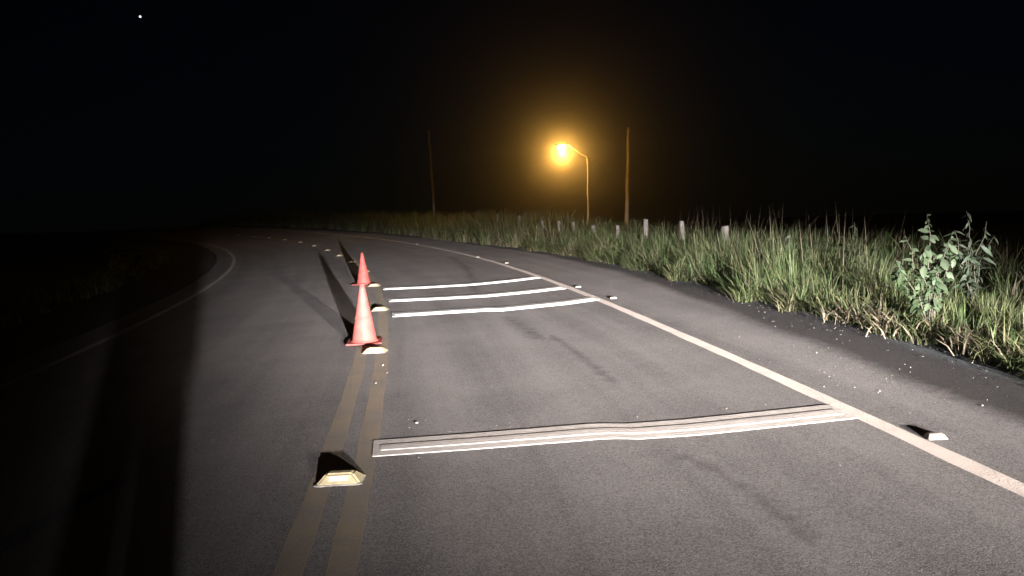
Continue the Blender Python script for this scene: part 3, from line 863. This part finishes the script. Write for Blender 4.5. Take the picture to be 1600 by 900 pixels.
for _ in range(420):
    y = random.uniform(4.6, 16); o = float(grass_edge(y)) - abs(random.gauss(0, 0.28)) + 0.12; gp.append((*rp(o, y), random.uniform(0.003, 0.010)))
stones('verge_gravel', gp, 'grey gravel bits along the foot of the grass', mat('grey_stone', (0.075, 0.075, 0.078), 0.85, var=0.5, scale=12))
stones('loose_stones', pts, 'scattered small pale stones on the road and shoulder')

# ------------------------------------------------------------------ parked lorry behind the camera: its headlights light the road
def headlamp_nodes(ld, az_c, az_l, az_r, el_c, tau, up, scale):
    ld.use_nodes = True
    nt = ld.node_tree; L = nt.links.new
    em = nt.nodes['Emission']
    tc = nd(nt, 'ShaderNodeTexCoord'); sp = nd(nt, 'ShaderNodeSeparateXYZ'); L(tc.outputs['Normal'], sp.inputs[0])
    az_ = nd(nt, 'ShaderNodeMath', operation='ABSOLUTE'); L(sp.outputs['Z'], az_.inputs[0])
    def M(op, a, b=None, c=None):
        n = nd(nt, 'ShaderNodeMath', operation=op)
        for i, v in enumerate((a, b, c)):
            if v is None: continue
            if isinstance(v, (int, float)): n.inputs[i].default_value = v
            else: L(v, n.inputs[i])
        return n.outputs[0]
    az = M('DIVIDE', sp.outputs['X'], az_.outputs[0])
    el = M('DIVIDE', sp.outputs['Y'], az_.outputs[0])
    da = M('SUBTRACT', az, az_c)
    isl = M('LESS_THAN', da, 0.0)
    sig = M('MULTIPLY_ADD', isl, az_l - az_r, az_r)
    q = M('DIVIDE', da, sig)
    q2 = M('MULTIPLY', q, q)
    g1 = M('EXPONENT', M('MULTIPLY', M('MULTIPLY', q2, q2), -1.0))
    de = M('SUBTRACT', el, el_c)
    qb = M('DIVIDE', M('MINIMUM', de, 0.0), tau)
    below = M('EXPONENT', M('MULTIPLY', M('MULTIPLY', qb, qb), -1.0))
    qu = M('DIVIDE', M('MAXIMUM', de, 0.0), up)
    above = M('EXPONENT', M('MULTIPLY', M('MULTIPLY', qu, qu), -1.0))
    tot = M('MULTIPLY', M('MULTIPLY', g1, below), above)
    tot = M('MULTIPLY_ADD', tot, scale, scale * 0.00005)
    L(tot, em.inputs['Strength'])

M_TRUCK = mat('lorry_paint', (0.55, 0.55, 0.56), 0.35, var=0.06)
M_TYRE = mat('tyre_rubber', (0.02, 0.02, 0.02), 0.9, var=0.2, bump=0.2)
M_DARK = mat('dark_trim', (0.03, 0.03, 0.035), 0.6)
M_GLASS = mat('dark_glass', (0.02, 0.025, 0.03), 0.08)
M_LENS = mat('headlight_lens', (0.9, 0.9, 0.88), 0.2, emit=(1.0, 0.96, 0.9), estr=3.0)
LX, LY, LZ = 3.16, -6.5, 1.1
tr = empty('parked_lorry', (LX, LY, 0.0))
tag(tr, 'white flat-fronted lorry parked behind the camera with its headlights on', 'lorry')
def part(name, c, s, m, bev=0.02, taper=None, parent=None):
    bm = bmesh.new(); add_box(bm, c, s, bev, taper)
    return link(name, from_bm(name, bm), m, parent or tr)
part('cab', (0, -1.0, 1.55), (2.1, 1.7, 2.0), M_TRUCK, 0.10, (0.94, 0.90))
part('windscreen', (0, -0.19, 2.0), (1.75, 0.05, 0.75), M_GLASS, 0.02)
part('grille', (0, -0.13, 1.25), (1.3, 0.05, 0.35), M_DARK, 0.01)
part('bumper', (0, -0.08, 0.62), (2.15, 0.22, 0.34), M_DARK, 0.04)
part('chassis', (0, -3.6, 0.75), (0.9, 5.2, 0.22), M_DARK, 0.02)
part('cargo_box', (0, -4.6, 2.0), (2.25, 4.8, 2.2), M_TRUCK, 0.04)
for sx in (-1, 1):
    d = part('door', (sx * 1.035, -1.0, 1.45), (0.05, 1.1, 1.4), M_TRUCK, 0.02)
    part('window', (sx * 1.05, -0.95, 1.95), (0.05, 0.8, 0.5), M_GLASS, 0.02, parent=d)
    part('mirror', (sx * 1.25, -0.25, 1.95), (0.16, 0.07, 0.4), M_DARK, 0.02)
    for yy in (-1.2, -4.4, -5.6):
        bm = bmesh.new()
        add_lathe(bm, [(0.26, -0.12), (0.40, -0.13), (0.46, -0.09), (0.47, 0.0), (0.46, 0.09), (0.40, 0.13), (0.26, 0.12)], 28)
        me = from_bm('tyre', bm, True); me.transform(Matrix.Translation((sx * 0.93, yy, 0.47)) @ Matrix.Rotation(math.pi / 2, 4, 'Y'))
        w = link('wheel', me, M_TYRE, tr)
        bm = bmesh.new(); add_lathe(bm, [(0.05, -0.10), (0.25, -0.08), (0.25, 0.08), (0.05, 0.10)], 20)
        me = from_bm('rim', bm, True); me.transform(Matrix.Translation((sx * 0.93, yy, 0.47)) @ Matrix.Rotation(math.pi / 2, 4, 'Y'))
        link('rim', me, M_METAL, w)
    bm = bmesh.new(); add_lathe(bm, [(0.10, -0.05), (0.115, -0.02), (0.10, 0.02), (0.05, 0.035)], 24)
    me = from_bm('headlight', bm, True); me.transform(Matrix.Translation((sx * 0.825, -0.10, LZ)) @ Matrix.Rotation(-math.pi / 2, 4, 'X'))
    hl = link('headlight', me, M_LENS, tr)
    ld = bpy.data.lights.new('headlight_beam', 'SPOT')
    ld.spot_size = math.radians(130); ld.spot_blend = 0.2; ld.shadow_soft_size = 0.05
    ld.color = (1.0, 0.96, 0.98) if sx < 0 else (1.0, 0.91, 0.84)
    ld.energy = 1000.0
    if sx < 0: headlamp_nodes(ld, -0.06, 0.292, 0.26, -0.030, 0.055, 0.027, 132.0 * HEAD_POWER)
    else:      headlamp_nodes(ld, -0.14, 0.275, 0.19, -0.073, 0.045, 0.036, 70.0 * HEAD_POWER)
    lo = bpy.data.objects.new('headlight_beam', ld); C.objects.link(lo); lo.parent = tr
    lo.location = (sx * 0.825, 0.0, LZ); lo.rotation_euler = (math.pi / 2, 0, 0)

# ------------------------------------------------------------------ the person standing by the lorry's lamps, whose shadow falls across the left lane
def person(x, y, label):
    r = empty('person', (x, y, float(gz(x, y)))); tag(r, label, 'person')
    J = {'pel': (0, 0, .98, .15, .11), 'wst': (0, .01, 1.13, .145, .105), 'chs': (0, 0, 1.34, .165, .115), 'nck': (0, 0, 1.50, .06, .06), 'hd0': (0, .02, 1.58, .075, .085),
         'hd1': (0, .025, 1.67, .082, .10), 'hd2': (0, .015, 1.75, .055, .07)}
    E_ = [('pel', 'wst'), ('wst', 'chs'), ('chs', 'nck'), ('nck', 'hd0'), ('hd0', 'hd1'), ('hd1', 'hd2')]
    for n_, s_ in (('l', -1), ('r', 1)):
        J.update({n_ + 'sh': (s_ * .17, 0, 1.42, .065, .065), n_ + 'el': (s_ * .205, -.04, 1.14, .05, .05), n_ + 'wr': (s_ * .185, .03, .90, .036, .036), n_ + 'hn': (s_ * .168, .06, .81, .022, .042),
                  n_ + 'hp': (s_ * .09, 0, .90, .095, .10), n_ + 'kn': (s_ * .079, .015, .49, .074, .072), n_ + 'an': (s_ * .088, 0, .09, .055, .055), n_ + 'to': (s_ * .125, .15, .035, .042, .035)})
        E_ += [('chs', n_ + 'sh'), (n_ + 'sh', n_ + 'el'), (n_ + 'el', n_ + 'wr'), (n_ + 'wr', n_ + 'hn'), ('pel', n_ + 'hp'), (n_ + 'hp', n_ + 'kn'), (n_ + 'kn', n_ + 'an'), (n_ + 'an', n_ + 'to')]
        for q in range(5):
            if q < 4: p1 = (s_ * .165, .045 + .017 * q, .745 - .006 * (q % 3)); p2 = (s_ * .155, .05 + .017 * q, .705 - .008 * (q % 3))
            else: p1 = (s_ * .15, .11, .80); p2 = (s_ * .142, .125, .765)
            J[n_ + 'f%da' % q] = (*p1, .010, .010); J[n_ + 'f%db' % q] = (*p2, .008, .008)
            E_ += [(n_ + 'hn', n_ + 'f%da' % q), (n_ + 'f%da' % q, n_ + 'f%db' % q)]
    keys = list(J)
    me = bpy.data.meshes.new('person_body')
    me.from_pydata([J[k][:3] for k in keys], [(keys.index(a), keys.index(b)) for a, b in E_], [])
    o = link('body', me, mat('dark_clothing', (0.04, 0.045, 0.06), 0.9, var=0.3), r)
    o.modifiers.new('skin', 'SKIN'); sub = o.modifiers.new('smooth', 'SUBSURF'); sub.levels = 1; sub.render_levels = 2
    for k, sv in zip(keys, me.skin_vertices[0].data): sv.radius = J[k][3:5]
    me.skin_vertices[0].data[0].use_root = True
    bm = bmesh.new()
    for v in bmesh.ops.create_uvsphere(bm, u_segments=18, v_segments=12, radius=1.0)['verts']:
        v.co = Vector((v.co.x * .086, v.co.y * .105 - .005, max(v.co.z, -0.35) * .10 + 1.715))
    link('hair', from_bm('hair', bm, True), mat('dark_hair', (0.02, 0.015, 0.01), 0.7), r)
    return r
person(0.09, -1.2, 'person in dark clothes whose tall shadow falls across the left lane')

# ------------------------------------------------------------------ star
bm = bmesh.new(); bmesh.ops.create_icosphere(bm, subdivisions=2, radius=0.42)
st = link('star', from_bm('star', bm, True), mat('starlight', (0.8, 0.8, 0.8), emit=(0.95, 0.95, 1.0), estr=1.6), None, ray_pt(219, 26, 300))
tag(st, 'single small white star high in the black sky', 'star')

# ------------------------------------------------------------------ haze volume added to give the street lamp its halo of glare
hm = bpy.data.materials.new('haze'); hm.use_nodes = True
nt = hm.node_tree; nt.nodes.clear()
vo = nd(nt, 'ShaderNodeVolumePrincipled'); vo.inputs['Color'].default_value = (0.9, 0.9, 0.9, 1)
vo.inputs['Density'].default_value = HAZE_DENSITY; vo.inputs['Anisotropy'].default_value = HAZE_G
mo = nd(nt, 'ShaderNodeOutputMaterial'); nt.links.new(vo.outputs[0], mo.inputs['Volume'])
bm = bmesh.new(); add_box(bm, (0, 67.5, 4.0), (300, 230, 20))
hz = link('haze', from_bm('haze', bm), hm)
tag(hz, 'thin added haze that makes the glare halo around the street lamp', 'haze', kind='stuff')
